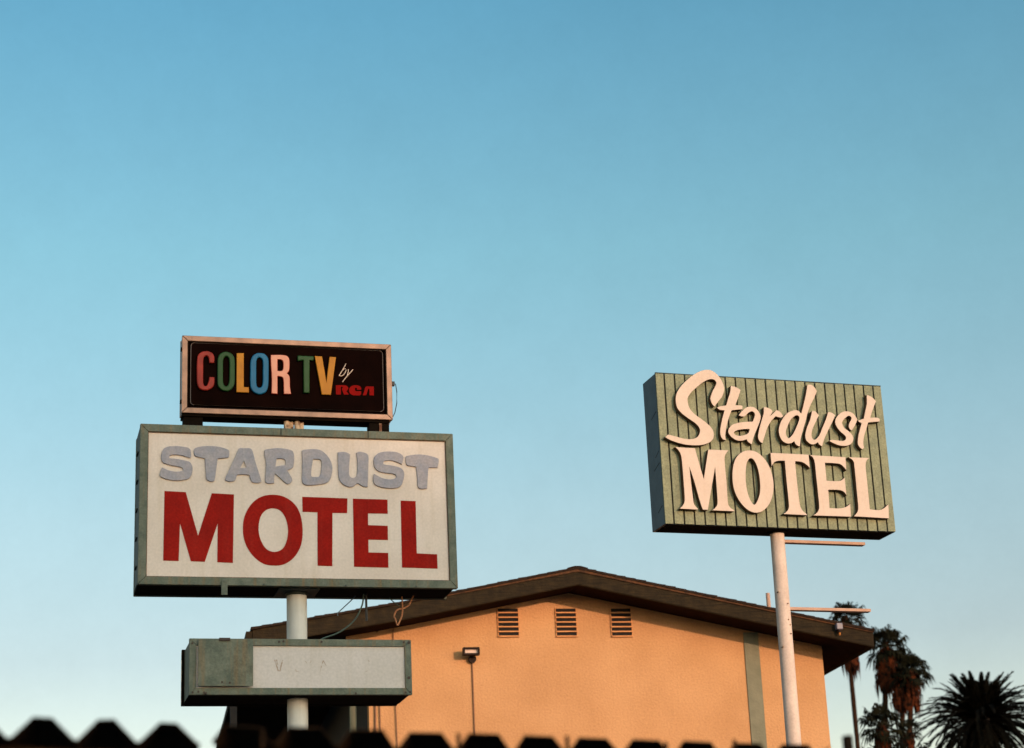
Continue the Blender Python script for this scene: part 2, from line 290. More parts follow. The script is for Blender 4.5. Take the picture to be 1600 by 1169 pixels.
SERIF = [(Z5, ["45,80* 335,97* 465,545* 530,115* 830,128* 788,180 770,240 780,400 800,600 820,900 850,960 915,1005* 905,1020* 580,1005* 640,960 665,890 650,650 630,380* 525,1000* 450,995* 400,850 330,600 255,375* 280,600 310,830 328,920 385,985* 375,995* 110,980* 160,930 185,860 170,600 140,250 110,150"]),
 (Z5, ["1130,128 1250,160 1350,250 1430,380 1480,560 1480,740 1430,900 1340,1005 1230,1042 1110,1000 1000,890 920,740 885,570 890,390 930,250 1020,155", "1150,243 1210,290 1260,420 1285,580 1285,740 1250,860 1205,922 1150,860 1105,740 1080,580 1080,420 1100,300"]),
 (Z6, ["105,133* 560,155* 575,320* 540,280 480,245 400,235* 425,500 455,740 480,810 540,865* 540,877* 255,862* 310,820 325,760 300,500 275,230* 200,230 150,250 120,300*"]),
 (Z6, ["565,160* 1000,185* 1010,345* 970,295 920,265 755,253* 775,465* 870,470 940,465 970,445 990,425* 1012,645* 980,600 920,577 795,575* 810,790* 930,795 1010,775 1055,735* 1065,895* 610,880* 665,840 685,780 670,600 650,420 632,250 610,190"]),
 (Z6, ["1030,185* 1290,195* 1250,230 1240,300 1260,500 1290,805* 1400,815 1460,790 1510,745* 1518,915* 1095,890* 1140,840 1150,780 1130,560 1105,300 1090,230"])]
Y1, Y2, Y3 = (300, 540, S13), (410, 540, S13), (510, 555, 16.7)
TV = [('c_red', Y1, ["465,360* 465,230 430,160 360,120 280,112 200,130 130,190 105,290 100,500 105,760 140,870 210,920 300,930 390,900 450,840 468,770 470,655* 360,650* 345,740 320,810 285,840 250,820 235,760 235,500 240,280 270,220 310,210 345,250 360,360*"]),
 ('c_green', Y1, ["710,125 790,145 860,200 890,290 895,500 892,760 860,860 790,930 710,945 620,920 550,850 530,760 530,500 535,290 570,190 640,135", "715,220 760,250 780,320 782,530 775,740 750,820 705,845 665,810 648,730 648,500 650,320 675,245"]),
 ('c_yel', Y1, [allc("932,155 1080,155 1080,860 1185,870 1185,980 925,968")]),
 ('c_blue', Y1, ["1400,152 1500,165 1570,230 1597,330 1597,600 1590,830 1550,950 1470,1000 1400,1010 1310,980 1240,910 1215,800 1215,550 1220,330 1260,220 1330,165", "1405,245 1455,270 1478,330 1478,550 1475,770 1450,850 1405,875 1360,850 1342,780 1340,550 1342,330 1365,265"]),
 ('pink', Y2, ["170,190* 420,190 520,215 565,290 570,430 560,520 520,580* 560,620 575,680 580,850 605,1012* 445,1010* 440,850 435,720 410,660 320,640* 320,1010* 185,1000* 190,700 175,400", "320,290* 400,300 430,350 430,470 400,520 320,520*"]),
 ('c_green', Y2, [allc("735,205 1070,220 1070,310 985,300 985,985 860,985 855,300 735,320")]),
 ('c_yel', Y2, [allc("1090,215 1245,225 1335,760 1400,230 1535,240 1430,1025 1240,1020")])]
RCA = [["245,785* 500,790 560,830 570,880 520,940* 590,1025* 460,1030* 420,930 410,870 430,830 375,825* 380,1030* 250,1025*"],
 ["910,905* 900,840 840,795 740,785 650,810 600,870 595,940 620,1000 680,1040 780,1052 860,1048 900,1020 908,940* 790,940* 755,930 745,880 760,850 790,860 800,905*"],
 ["1050,815* 1235,820* 1240,1050* 1125,1048* 1120,900 1105,875 1090,885 1065,960 1040,1045* 945,1045* 985,950 1010,850"]]

# ------------------------------------------------------------------ setting
def flat_disc(name, rad, z, m, n=64):
    me = bpy.data.meshes.new(name); me.from_pydata([(rad * math.cos(2 * math.pi * i / n), rad * math.sin(2 * math.pi * i / n), z) for i in range(n)], [], [tuple(range(n))])
    return link(name, me, m)
tag(flat_disc('ground', 900, 0, M['ground']), kind='structure')

def frame_ring(w_, h_, t, y0, y1, zc, mb=None, uc=0):
    """four mitred bars round a w x h opening"""
    mb = mb or MB()
    x0, x1, z0, z1 = uc - w_ / 2, uc + w_ / 2, zc - h_ / 2, zc + h_ / 2
    o = [(x0, z0), (x1, z0), (x1, z1), (x0, z1)]; i_ = [(x0 + t, z0 + t), (x1 - t, z0 + t), (x1 - t, z1 - t), (x0 + t, z1 - t)]
    g = .0012
    for k in range(4):
        a, b, c, d = o[k], o[(k + 1) % 4], i_[(k + 1) % 4], i_[k]
        dx, dz = (g if k in (0, 2) else 0), (g if k in (1, 3) else 0)
        s = {0: 1, 1: 1, 2: -1, 3: -1}[k]
        q = [(a[0] + dx * s, a[1] + dz * s), (b[0] - dx * s, b[1] - dz * s), (c[0] - dx * s, c[1] - dz * s), (d[0] + dx * s, d[1] + dz * s)]
        mb.prism(q, y0, y1)
    return mb

# ------------------------------------------------------------------ left pole sign: STARDUST MOTEL
YL = R(15.14)
fL = Frame(-2.0072, 18.0, YL); ZL = 4.7521 + EYE; WL, HL, DL = 2.9388, 1.5014, .541
t = empty('pole_sign', fL.o, YL, label='large white cabinet sign with grey STARDUST over red MOTEL on a grey pole', cat='sign')
fr_t = .072
frame_ring(WL, HL, fr_t, 0, .06, ZL).build('frame', M['sgreen'], t, bevel=.004)
b = MB(); b.box(-WL / 2 + .004, WL / 2 - .004, .061, DL - .06, ZL - HL / 2 + .035, ZL + HL / 2 - .004); b.build('cabinet', M['sbody'], t)
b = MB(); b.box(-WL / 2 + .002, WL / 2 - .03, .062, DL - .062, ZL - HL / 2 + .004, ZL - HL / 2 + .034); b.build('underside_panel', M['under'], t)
frame_ring(WL, HL, fr_t, DL - .059, DL, ZL).build('rear_frame', M['sgreen'], t, bevel=.004)
b = MB(); b.box(-WL / 2 + fr_t - .01, WL / 2 - fr_t + .01, .022, .058, ZL - HL / 2 + fr_t - .01, ZL + HL / 2 - fr_t + .01)
pn = b.build('face_panel', M['white'], t)
for src, lp in GREY: letter(fL, .006, t, src, lp, .016, .002, M['grey_l'])
for src, lp in RED: letter(fL, .0185, t, src, lp, .0035, 0, M['red_l'])
# rusty bead round the panel
frame_ring(WL - 2 * fr_t + .006, HL - 2 * fr_t + .006, .009, .012, .021, ZL).build('gasket', mat('rusty_bead', (.14, .07, .03), (.07, .04, .02), 20, .8), t)
# seams, rivets, tab and bracket on the frame
for px in (439, 575): u, z = fL.at(px, 672); b = MB(); b.box(u - .003, u + .003, -.0025, .001, ZL + HL / 2 - fr_t + .003, ZL + HL / 2 - .002); b.build('seam', M['under'], t)
for px in (412, 540, 650): u, z = fL.at(px, 910); b = MB(); b.box(u - .008, u + .008, -.006, .001, ZL - HL / 2 + .004, ZL - HL / 2 + .018); b.build('rivet', M['sbody'], t)
u0_, z0_ = fL.at(350.5, 907); u1_, z1_ = fL.at(350.5, 930)
b = MB(); b.box(u0_ - .028, u0_ + .028, -.012, -.002, z1_, z0_ + .01); b.box(u0_ - .01, u0_ + .01, -.018, -.011, z0_ - .02, z0_ - .005); b.build('bracket', M['sgreen'], t, bevel=.003)
for k in range(5): zz = ZL - .55 + k * .27; b = MB(); b.box(-WL / 2 - .012, -WL / 2 + .006, .2, .34, zz, zz + .012); b.build('hinge', M['sbody'], t)
uA, _ = fL.at(463.6, 934.6, DL / 2); 
b = MB(); b.tube([(uA, DL / 2, 0), (uA, DL / 2, ZL - HL / 2 + .01)], .0935, 40); b.build('pole', M['gpole'], t, True)
b = MB(); b.tube([(uA, DL / 2, ZL - HL / 2 - .035), (uA, DL / 2, ZL - HL / 2 + .002)], .105, 32); b.box(uA - .19, uA + .19, .08, DL - .08, ZL - HL / 2 - .008, ZL - HL / 2 + .003); b.build('collar', M['sbody'], t, bevel=.003)
b = MB(); uc, zc = fL.at(572, 938, .3); uc2, zc2 = fL.at(573, 970, .3); b.tube([(uc, .3, ZL - HL / 2 + .01), (uc2, .3, zc2)], .011, 10); b.build('conduit', M['wire'], t, True)

# ------------------------------------------------------------------ COLOR TV sign on top
kC = 1.010
fC = Frame(-2.11 * kC, 18 * kC, YL); ZC = 6.0091 * kC + EYE; WC, HC, DC = 1.9915 * kC, .7587 * kC, .1858 * kC
t = empty('color_tv_sign', fC.world(0, 0, ZC - HC / 2), YL, label='dark cabinet sign with multicoloured COLOR TV letters on top of the white sign', cat='sign')
class Sub:  # parts are written with heights above the ground, the empty stands at the sign's own base
    pass
zb = ZC - HC / 2
def down(o, dz): 
    for q in o.data.vertices: q.co.z -= dz
    return o
tt = .052
down(frame_ring(WC, HC, tt, 0, .05, ZC).build('frame', M['alu'], t, bevel=.004), zb)
down(frame_ring(WC - 2 * tt + .004, HC - 2 * tt + .004, .012, .012, .05, ZC).build('inner_trim', M['under'], t), zb)
b = MB(); b.box(-WC / 2 + .006, WC / 2 - .006, .051, DC - .02, ZC - HC / 2 + .004, ZC + HC / 2 - .004); down(b.build('cabinet', M['alu'], t), zb)
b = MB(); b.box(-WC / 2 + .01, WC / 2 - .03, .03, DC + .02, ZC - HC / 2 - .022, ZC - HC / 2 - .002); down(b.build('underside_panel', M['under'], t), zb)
b = MB(); b.box(-WC / 2, WC / 2, DC - .019, DC, ZC - HC / 2 + .002, ZC + HC / 2); down(b.build('rear_panel', M['alu'], t), zb)
def rrect(x0, x1, z0, z1, r_, n=6):
    P = []
    for cx, cz, a0 in ((x1 - r_, z1 - r_, 0), (x0 + r_, z1 - r_, 90), (x0 + r_, z0 + r_, 180), (x1 - r_, z0 + r_, 270)):
        for k in range(n + 1): a = R(a0 + 90 * k / n); P.append((cx + r_ * math.cos(a), cz + r_ * math.sin(a)))
    return P
b = MB(); b.prism(rrect(-WC / 2 + tt, WC / 2 - tt, ZC - HC / 2 + tt, ZC + HC / 2 - tt, .02), .038, .049); down(b.build('backing_panel', M['black'], t), zb)
e_ = .028
b = MB(); b.prism(rrect(-WC / 2 + tt + e_, WC / 2 - tt - e_, ZC - HC / 2 + tt + e_, ZC + HC / 2 - tt - .008, .035), .018, .037); down(b.build('face_panel', M['black'], t, bevel=.008), zb)
# thin raised lip of the formed face
P = rrect(-WC / 2 + tt + e_ + .004, WC / 2 - tt - e_ - .004, ZC - HC / 2 + tt + e_ + .004, ZC + HC / 2 - tt - .012, .035)
b = MB(); b.tube([(x, .018, z) for x, z in P + P[:1]], .0035, 6, False)
down(b.build('face_lip', mat('dark_glossy_lip', (.10, .07, .055), None, 8, .25), t, True), zb)
for k, src, lp in TV:
    o = letter(fC, -.014, t, src, lp, .03, .009 if k != 'c_yel' else .005, [M['c_pink'], M['c_side']] if k == 'pink' else M[k]); down(o, zb)
down(strokes(fC, .015, t, Y3, [[(512, 222), (470, 300), (420, 390), (370, 470), (330, 535)], [(330, 535), (390, 545), (440, 520), (490, 455), (515, 390), (500, 355), (465, 358), (425, 395)]], 1.5, 0, M['c_wht'], 'letter'), zb)
down(strokes(fC, .015, t, Y3, [[(570, 372), (570, 430), (548, 500), (545, 540)], [(695, 375), (625, 455), (545, 540), (480, 620), (415, 705)]], 1.6, 0, M['c_wht'], 'letter'), zb)
for lp in RCA: down(letter(fC, .0145, t, Y3, lp, .004, 0, M['c_rca']), zb)
ztop = ZL + HL / 2
for px0, px1 in ((286.6, 317), (577, 608)):
    u0_, _ = fC.at(px0, 660, .05); u1_, _ = fC.at(px1, 660, .05)
    b = MB(); b.box(u0_, u1_, .05, DC - .01, ztop - .002, ZC - HC / 2 - .02); down(b.build('leg', M['under'], t, bevel=.003), zb)
u0_, _ = fC.at(594.5, 668, .04); b = MB(); b.box(u0_ - .012, u0_ + .012, .034, .049, ztop + .002, ZC - HC / 2 - .03); down(b.build('bracket', M['rust'], t), zb)
# corroded head of the pole between the two cabinets
u0_, _ = fC.at(460.5, 664, .05); b = MB()
for k, (du, hh) in enumerate(((-.07, .0), (-.025, .012), (.03, -.006), (.072, .0))): b.tube([(u0_ + du, .09 + .02 * (k % 2), ztop - .01), (u0_ + du, .09 + .02 * (k % 2), ZC - HC / 2 - .024)], .028 - .004 * (k % 2), 12)
down(b.build('mounting_stub', M['rust'], t, True), zb)
for z_ in (.1, .62): b = MB(); b.box(-WC / 2 - .012, -WC / 2 + .002, .01, .06, zb + z_, zb + z_ + .03); down(b.build('latch', M['under'], t), zb)
# loose lead hanging from the right end
P = [fC.at(x, y, .1) for x, y in ((611, 600), (618, 600), (620, 612), (620, 630), (617, 645), (611, 657), (603, 667))]
o = MB().tube([(a - WC * 0, .1, z) for a, z in P], .0045, 6).build('cable', M['wire'], None, True); o.location = fC.o; o.rotation_euler = (0, 0, YL)
tag(o, 'thin black lead looping out from the right end of the dark COLOR TV sign', 'cable')
b = MB(); a, z = fC.at(613, 600, .1); b.box(a - .02, a + .02, .08, .12, z - .02, z + .02); down(b.build('cable_gland', M['wire'], t), zb)

# ------------------------------------------------------------------ blank lower sign on the same pole
fB = Frame(-2.0056, 18.0, YL); ZB = 3.2625 + EYE; WB, HB, DB = 2.0157, .504, .6181
zb = ZB - HB / 2
t = empty('lower_sign', fB.world(0, 0, zb), YL, label='long low sign with blank whitish panel and square green cover plate', cat='sign')
down(frame_ring(WB, HB, .062, 0, .05, ZB).build('frame', M['sgreen'], t, bevel=.003), zb)
b = MB(); b.box(-WB / 2 + .012, WB / 2 - .012, .051, DB - .06, ZB - HB / 2 + .01, ZB + HB / 2 - .01); down(b.build('cabinet', M['sgreen'], t), zb)
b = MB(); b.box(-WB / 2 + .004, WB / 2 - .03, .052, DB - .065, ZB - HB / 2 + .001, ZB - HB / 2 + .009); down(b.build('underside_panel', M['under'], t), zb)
b = MB(); b.box(-WB / 2 - .012, WB / 2 - .03, DB - .059, DB, ZB - HB / 2 - .004, ZB + HB / 2 + .004); down(b.build('rear_frame', M['under'], t), zb)
b = MB(); b.box(-WB / 2 - .016, -WB / 2 - .012, DB - .05, DB - .035, ZB - HB / 2 + .01, ZB + HB / 2 - .02); down(b.build('rear_trim', M['rust'], t), zb)
b = MB(); b.box(-WB / 2 + .05, WB / 2 - .05, .018, .049, ZB - HB / 2 + .05, ZB + HB / 2 - .05); down(b.build('face_panel', M['white2'], t), zb)
x0, z1_ = fB.at(309.8, 998.2, -.03); x1, _ = fB.at(395.5, 998.2, -.03); _, z0_ = fB.at(350, 1072, -.03)
b = MB(); b.box(x0, x1, -.032, -.02, z0_, z1_); cp = down(b.build('cover_plate', M['sgreen'], t, bevel=.003), zb)
for px, py in ((347, 1066), (359, 1067), (322, 1083)):
    a, z = fB.at(px, py, -.034); b = MB(); b.tube([(a, -.038, z), (a, -.0, z)], .010, 10); down(b.build('screw', M['rivetm'], t, True), zb)
b = MB(); a, z = fB.at(351, 999.5, -.036); b.box(a - .05, a + .05, -.046, -.033, z - .012, z + .016); down(b.build('catch', M['rivetm'], t, bevel=.004), zb)
for px, py in ((300.5, 1005), (502.5, 1003), (631, 1003.5), (639, 1004), (639, 1059), (634, 1082), (641, 1081), (556, 1083.5), (310, 1081), (319, 1082), (436, 1003), (443, 1002), (301, 1082)):
    a, z = fB.at(px, py, -.004); b = MB(); b.tube([(a, -.006, z), (a, .002, z)], .010 if px != 639 else .014, 10); down(b.build('rivet', M['rivetm'], t), zb)
# ghosts of lost letters on the blank panel
def ghost(px, lines, wpx=1.6):
    for (xa, ya), (xb, yb) in lines:
        b = MB()
        a0, z0 = fB.at(px + xa, 1031 + ya, .0175); a1, z1 = fB.at(px + xb, 1031 + yb, .0175); h = wpx / 350
        b.box(min(a0, a1) - h / 2, max(a0, a1) + h / 2, .0168, .0175, min(z0, z1), max(z0, z1)) if abs(a0 - a1) < .004 else b.prism([(a0 - h, z0), (a0 + h, z0), (a1 + h, z1), (a1 - h, z1)], .0168, .0175)
        down(b.build('glue_mark', M['ghost'], t), zb)
ghost(429, [((0, 0), (6, 18)), ((13, 0), (8, 18)), ((3, 0), (5, 8))], 2)
ghost(462, [((0, 15), (1, 19)), ((2.5, 18), (6, 19.5))], 1.2)
ghost(477, [((0, 2), (3, 6)), ((9, 1), (8, 5))], 1.2)
ghost(500, [((5, 1), (0, 19)), ((5, 1), (10, 10)), ((3, 9), (7, 10))], 1.2)
ghost(571, [((0, 19), (4, 17)), ((5, 1), (6, 3))], 1.2)

# wires under the big cabinet
def wire(name, fr, v, pts, r_, m, label, cat='cable', n=6):
    P = [fr.at(x, y, v) for x, y in pts]
    Q = []
    for i in range(len(P) - 1):
        p0, p1, p2, p3 = P[max(i - 1, 0)], P[i], P[i + 1], P[min(i + 2, len(P) - 1)]
        for k in range(n):
            s = k / n; Q.append(tuple(.5 * (2 * p1[q] + (p2[q] - p0[q]) * s + (2 * p0[q] - 5 * p1[q] + 4 * p2[q] - p3[q]) * s * s + (3 * p1[q] - p0[q] - 3 * p2[q] + p3[q]) * s ** 3) for q in (0, 1)))
    Q.append(P[-1])
    o = MB().tube([(a, v, z) for a, z in Q], r_, 8).build(name, m, None, True); o.location = fr.o; o.rotation_euler = (0, 0, fr.yaw)
    return tag(o, label, cat)
wire('cable', fL, .3, ((568.5, 905), (568, 930), (565, 948), (553, 970), (530, 988), (502, 999), (490, 1010)), .0075, M['gwire'], 'dark green cable sagging from the big cabinet down to the lower blank sign')
wire('cable', fL, .4, ((556, 930), (548, 939), (529, 957), (528, 962)), .005, M['bwire'], 'thin bluish wire slanting down left from the underside of the big white cabinet')
wire('rope', fL, .35, ((628, 932), (629, 950), (628, 962), (624, 972), (621, 977), (618, 968), (616, 962), (621, 953), (632, 950), (640, 944), (646, 930)), .0075, M['rope'], 'frayed orange rope end looped under the right of the big white cabinet', 'rope')
wire('cable', fL, .36, ((608, 933), (614, 940), (624, 947)), .005, M['gwire'], 'short pale wire beside the orange rope under the big white cabinet')

# ------------------------------------------------------------------ right sign: Stardust MOTEL
YR = R(18.04)
fR = Frame(2.8224, 21.0, YR); ZR = 5.9076 + EYE; WR, HR, DR = 2.6935, 1.6679, .3821
t = empty('script_sign', fR.o, YR, label='green boarded sign with raised cream script Stardust and serif MOTEL on pale pole', cat='sign')
b = MB(); b.box(-WR / 2, WR / 2, .016, DR, ZR - HR / 2, ZR + HR / 2); b.build('cabinet', M['rgreen'], t, bevel=.004)
b = MB(); b.box(-WR / 2 + .03, WR / 2 - .03, .03, DR - .03, ZR - HR / 2 - .006, ZR - HR / 2 - .0005); b.build('underside_panel', M['under'], t)
b = MB(); b.box(-WR / 2 + .008, WR / 2 - .008, .0115, .0155, ZR - HR / 2 + .006, ZR + HR / 2 - .006); b.build('backing_panel', M['dark'], t)
b = MB(); edge = .098; nb = 22; p_ = (WR - 2 * edge) / (nb - 1); xs = [-WR / 2] + [-WR / 2 + edge + i * p_ for i in range(nb)] + [WR / 2]
for i in range(len(xs) - 1):
    g = .0085; x0, x1 = xs[i] + (g if i else 0), xs[i + 1] - (g if i < len(xs) - 2 else 0)
    b.box(x0, x1, -.004 + random.uniform(-.0012, .0012), .011, ZR - HR / 2 + random.uniform(0, .004), ZR + HR / 2 - random.uniform(0, .004))
b.build('face_boards', M['board'], t, bevel=.003)
b = MB(); b.box(-WR / 2 - .002, WR / 2 + .002, -.007, .02, ZR + HR / 2 + .001, ZR + HR / 2 + .008); b.build('top_cap', M['sbody'], t)
for zz, tl in ((.42, .1), (-.02, .07), (-.15, .11), (-.62, .09)): b = MB(); b.add([(-WR / 2 - .0015, .05, ZR + zz), (-WR / 2 - .0015, .05 + tl * 1.5, ZR + zz - .05), (-WR / 2 - .0015, .05 + tl * 1.5, ZR + zz - .056), (-WR / 2 - .0015, .05, ZR + zz - .008), (-WR / 2 + .003, .05, ZR + zz), (-WR / 2 + .003, .05 + tl * 1.5, ZR + zz - .05), (-WR / 2 + .003, .05 + tl * 1.5, ZR + zz - .056), (-WR / 2 + .003, .05, ZR + zz - .008)], [(0, 1, 2, 3), (7, 6, 5, 4), (0, 4, 5, 1), (2, 6, 7, 3), (1, 5, 6, 2), (0, 3, 7, 4)]); b.build('side_crease', M['dark'], t)
LR = .068
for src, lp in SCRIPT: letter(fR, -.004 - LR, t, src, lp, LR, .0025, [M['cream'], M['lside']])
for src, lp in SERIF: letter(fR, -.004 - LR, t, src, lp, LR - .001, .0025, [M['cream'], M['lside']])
pv = DR / 2; up_, _ = fR.at(1213.9, 832, pv); ud_, zd_ = fR.at(1241.0, 1169, pv)
bx = up_ + (ud_ - up_) * (ZR - HR / 2) / (ZR - HR / 2 - zd_)
b = MB(); b.tube([(bx, pv, 0), (up_, pv, ZR - HR / 2 + .02)], [.084, .076], 40); b.build('pole', M['pole'], t, True)
b = MB(); b.tube([(up_, pv, ZR - HR / 2 - .02), (up_, pv, ZR - HR / 2 - .004)], .11, 32); b.build('collar', M['under'], t)
for (xa, ya), (xb, yb) in (((1224, 845.5), (1352, 849.5)), ((1237, 950.5), (1361, 954))):
    u0_, z0_ = fR.at(xa, ya, pv - .03); u1_, z1_ = fR.at(xb, yb, pv - .03); u0_ -= .03
    b = MB(); zc = (z0_ + z1_) / 2; b.box(u0_, u1_, pv - .03, pv + .05, zc - .015, zc + .017); b.build('crossbar', M['xbar'], t, bevel=.003)
for px, py in ((1217, 924), (1231, 943), (1232, 968), (1235, 976), (1236, 990), (1224, 1010)):
    a, z = fR.at(px, py, pv - .078); b = MB(); b.tube([(a, pv - .083, z), (a, pv - .04, z - .004)], .007, 8); b.build('rust_spot', M['rust'], t)

# ------------------------------------------------------------------ motel building
YB = R(10.807)
P0 = EYEP + ray(932, 1000) * (31.0 / ray(932, 1000).y)
fW = Frame(P0.x, P0.y, YB); OV = .72        # wall face at v=0, rake fascia at v=-OV
t = empty('motel_building', fW.o, YB, label='orange stucco motel wing with low gabled brown roof and three vents', cat='building')
ridge, zr = fW.at(902, 886.5, -OV); lx, lz = fW.at(395, 981, -OV); rx, rz = fW.at(1363.5, 984, -OV)
TH = .275                                    # height of the fascia board
LEN = 17.0
wl, _ = fW.at(576.5, 1105); wr, _ = fW.at(1291.5, 1095)
# points of the roof line from the left eave over the ridge to the right eave
m1, mz1 = fW.at(626, 941, -OV)
prof = [(lx, lz), (m1, mz1), (ridge, zr), (rx, rz)]
def topz(u):
    for (a, za), (b_, zb_) in zip(prof, prof[1:]):
        if a - 1 <= u <= b_: return za + (zb_ - za) * (u - a) / (b_ - a)
    (a, za), (b_, zb_) = prof[-2:]; return za + (zb_ - za) * (u - a) / (b_ - a)
# gable wall with its header over the walkway
hl, hz = fW.at(541, 1008)
wall = [(wl, 0), (wr, 0), (wr, topz(wr) - TH + .03), (ridge, topz(ridge) - TH + .03), (m1, topz(m1) - TH + .03), (hl, topz(hl) - TH + .03), (hl, hz), (wl, hz)]
b = MB(); b.prism(wall, 0, .25); b.build('gable_wall', M['stucco'], t)
b = MB(); b.box(wl, wl + .2, .251, LEN - 1, 0, topz(wl) - TH - .1); b.build('walkway_wall', M['shade_brown'], t)
b = MB(); b.box(wr - .2, wr, .251, LEN - 1, 0, topz(wr) - TH - .1); b.build('side_wall', M['stucco'], t)
b = MB(); b.box(wl + .21, wr - .21, LEN - 1.2, LEN - 1, 0, topz(wr) - TH - .1); b.build('rear_wall', M['stucco'], t)
x0, _ = fW.at(1168, 1080); x1, _ = fW.at(1191, 1080)
b = MB(); b.box(x0, x1, -.02, -.002, 0, topz(x0) - TH - .02); b.build('painted_band', M['band'], t)
# roof: soffit boards under a deck, both along the whole building
n_ = len(prof); V0 = -OV + .045
under = [(u, z - TH + .03) for u, z in prof]; topp = [(u, z - .012) for u, z in prof]
b = MB(); b.prism(topp + [(u, z - .02) for u, z in reversed(topp)], V0, LEN); 
b.build('roof', M['shingle'], t)
b = MB(); b.prism([(u, z + .02) for u, z in under] + list(reversed(under)), V0, LEN); b.build('soffit', M['soffit'], t)
rf = [o for o in col.objects if o.name == 'roof'][0]
# rake fascia, two boards deep on the near end
b = MB(); b.prism(prof[:0] + [(u, z - .03) for u, z in prof] + [(u, z - TH) for u, z in reversed(prof)], -OV, -OV + .04); b.build('fascia', M['fascia'], t)
b = MB()
b.prism([(u, z - TH + .028) for u, z in prof] + [(u, z - TH + .010) for u, z in reversed(prof)], -OV - .012, -OV - .001); b.build('fascia_trim', M['fascia'], t)
b = MB(); b.box(rx - .04, rx, -OV + .041, LEN, rz - TH - .01, rz - .02); b.build('eave_board', M['fascia'], t)
b = MB(); b.box(lx, lx + .04, -OV + .041, LEN, lz - TH - .01, lz - .02); b.build('eave_board', M['fascia'], t)
b = MB(); gx, gz = fW.at(384.5, 998, -OV); gz2 = lz - .05; b.box(gx, lx - .002, -OV + .02, LEN, gz - .02, gz2); b.build('gutter', M['fascia'], t)
# stepped courses of shingles lying over the rake
b = MB(); rr = random.Random(5); u = lx - .03
while u < rx:
    l_ = .155 * rr.uniform(.9, 1.1); zA = topz(u); zB = topz(min(u + l_, rx + .04)); rise = rr.uniform(.004, .014)
    e1 = min(u + l_, rx + .04)
    hi_l, hi_r = (rise, .002) if u < ridge else (.002, rise)
    b.prism([(u, zA - .031), (e1, zB - .031), (e1, zB + hi_r), (u, zA + hi_l)], -OV - .03 - rr.uniform(0, .012), -OV + .3)
    u = e1
b.build('shingle_edge', M['shingle'], rf)
b = MB(); b.prism([(ridge - .16, topz(ridge - .16) + .004), (ridge, zr + .010), (ridge + .16, topz(ridge + .16) + .004), (ridge + .16, topz(ridge + .16) + .016), (ridge + .05, zr + .014), (ridge - .05, zr + .014), (ridge - .16, topz(ridge - .16) + .016)], -OV - .04, LEN); b.build('ridge_cap', M['shingle'], rf)
# pale drip edge catching the sun on the right slope
b = MB(); pr = [(m1 + .4, topz(m1 + .4)), (ridge, zr), (rx, rz)]
b.prism([(u, z - .034) for u, z in pr] + [(rx, rz - .050), (ridge, zr - .070), (m1 + .4, topz(m1 + .4) - .046)], -OV - .022, -OV - .002); b.build('drip_edge', mat('rusty_drip_edge', (.095, .038, .016), (.045, .020, .010), 14, .8, spec=.1), rf)
# vents
for px0, px1 in ((777.6, 810.8), (868, 901.4), (954, 987.6)):
    a0, z1_ = fW.at(px0, 951, -.01); a1, z0_ = fW.at(px1, 995, -.01)
    v = MB(); v.box(a0, a1, -.006, -.002, z0_, z1_); vt = v.build('vent', M['dark'], t)
    b = MB(); n = 6; h = (z1_ - z0_) / n
    for k in range(n):
        zz = z0_ + h * k - .004
        b.prism([(0, 0)] * 0 + [(a0 - .008, zz), (a1 + .008, zz), (a1 + .008, zz + h * .25), (a0 - .008, zz + h * .25)], -.04, -.007)
    b.box(a0 - .012, a0 - .001, -.02, -.001, z0_, z1_); b.box(a1 + .001, a1 + .012, -.02, -.001, z0_, z1_)
    b.build('louvre', M['slat'], vt)
# header bracket seen under the left slope, posts of the walkway
bu, bz = fW.at(589, 982, -.02); b = MB(); b.prism([(bu - .05, bz + .1), (bu + .12, bz + .13), (bu + .0, bz - .06)], -.03, -.002); b.build('corbel', M['soffit'], t)
for px in (554, 366):
    a, _ = fW.at(px, 1110, .15 if px > 400 else -.3); v_ = .15 if px > 400 else -.3
    b = MB(); b.box(a - .05, a + .05, v_ + .2, v_ + .3, 0, topz(a) - TH - .02); b.build('walkway_post', M['band'] if px > 400 else M['shade_brown'], t)
b = MB()
xa = lx + .35
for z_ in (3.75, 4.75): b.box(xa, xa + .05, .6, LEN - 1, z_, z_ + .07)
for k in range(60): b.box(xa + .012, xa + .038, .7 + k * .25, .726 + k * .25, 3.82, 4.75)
b.build('railing', M['shade_brown'], t)
b = MB(); b.box(xa - .1, wl - .01, .3, LEN - 1, 3.2, 3.5); b.build('walkway_floor', M['shade_brown'], t)
# right eave lamp on the fascia
t2 = empty('security_light', fW.world(0, 0, 0), YB, label='small white security light with amber lens on the fascia near the right eave', cat='light')
a, z = fW.at(1311, 979, -OV - .07); t2.location = fW.world(a, -OV, z); 
b = MB(); b.box(-.05, .05, -.11, -.005, -.05, .05); b.build('housing', M['whitep'], t2, bevel=.012)
b = MB(); b.tube([(0, -.06, -.048), (0, -.07, -.10)], [.035, .03], 16); b.build('bulb_shield', M['metal'], t2, True)
b = MB(); b.tube([(0, -.07, -.1), (0, -.072, -.135)], [.018, .010], 12); b.build('lens', M['amber'], t2, True)
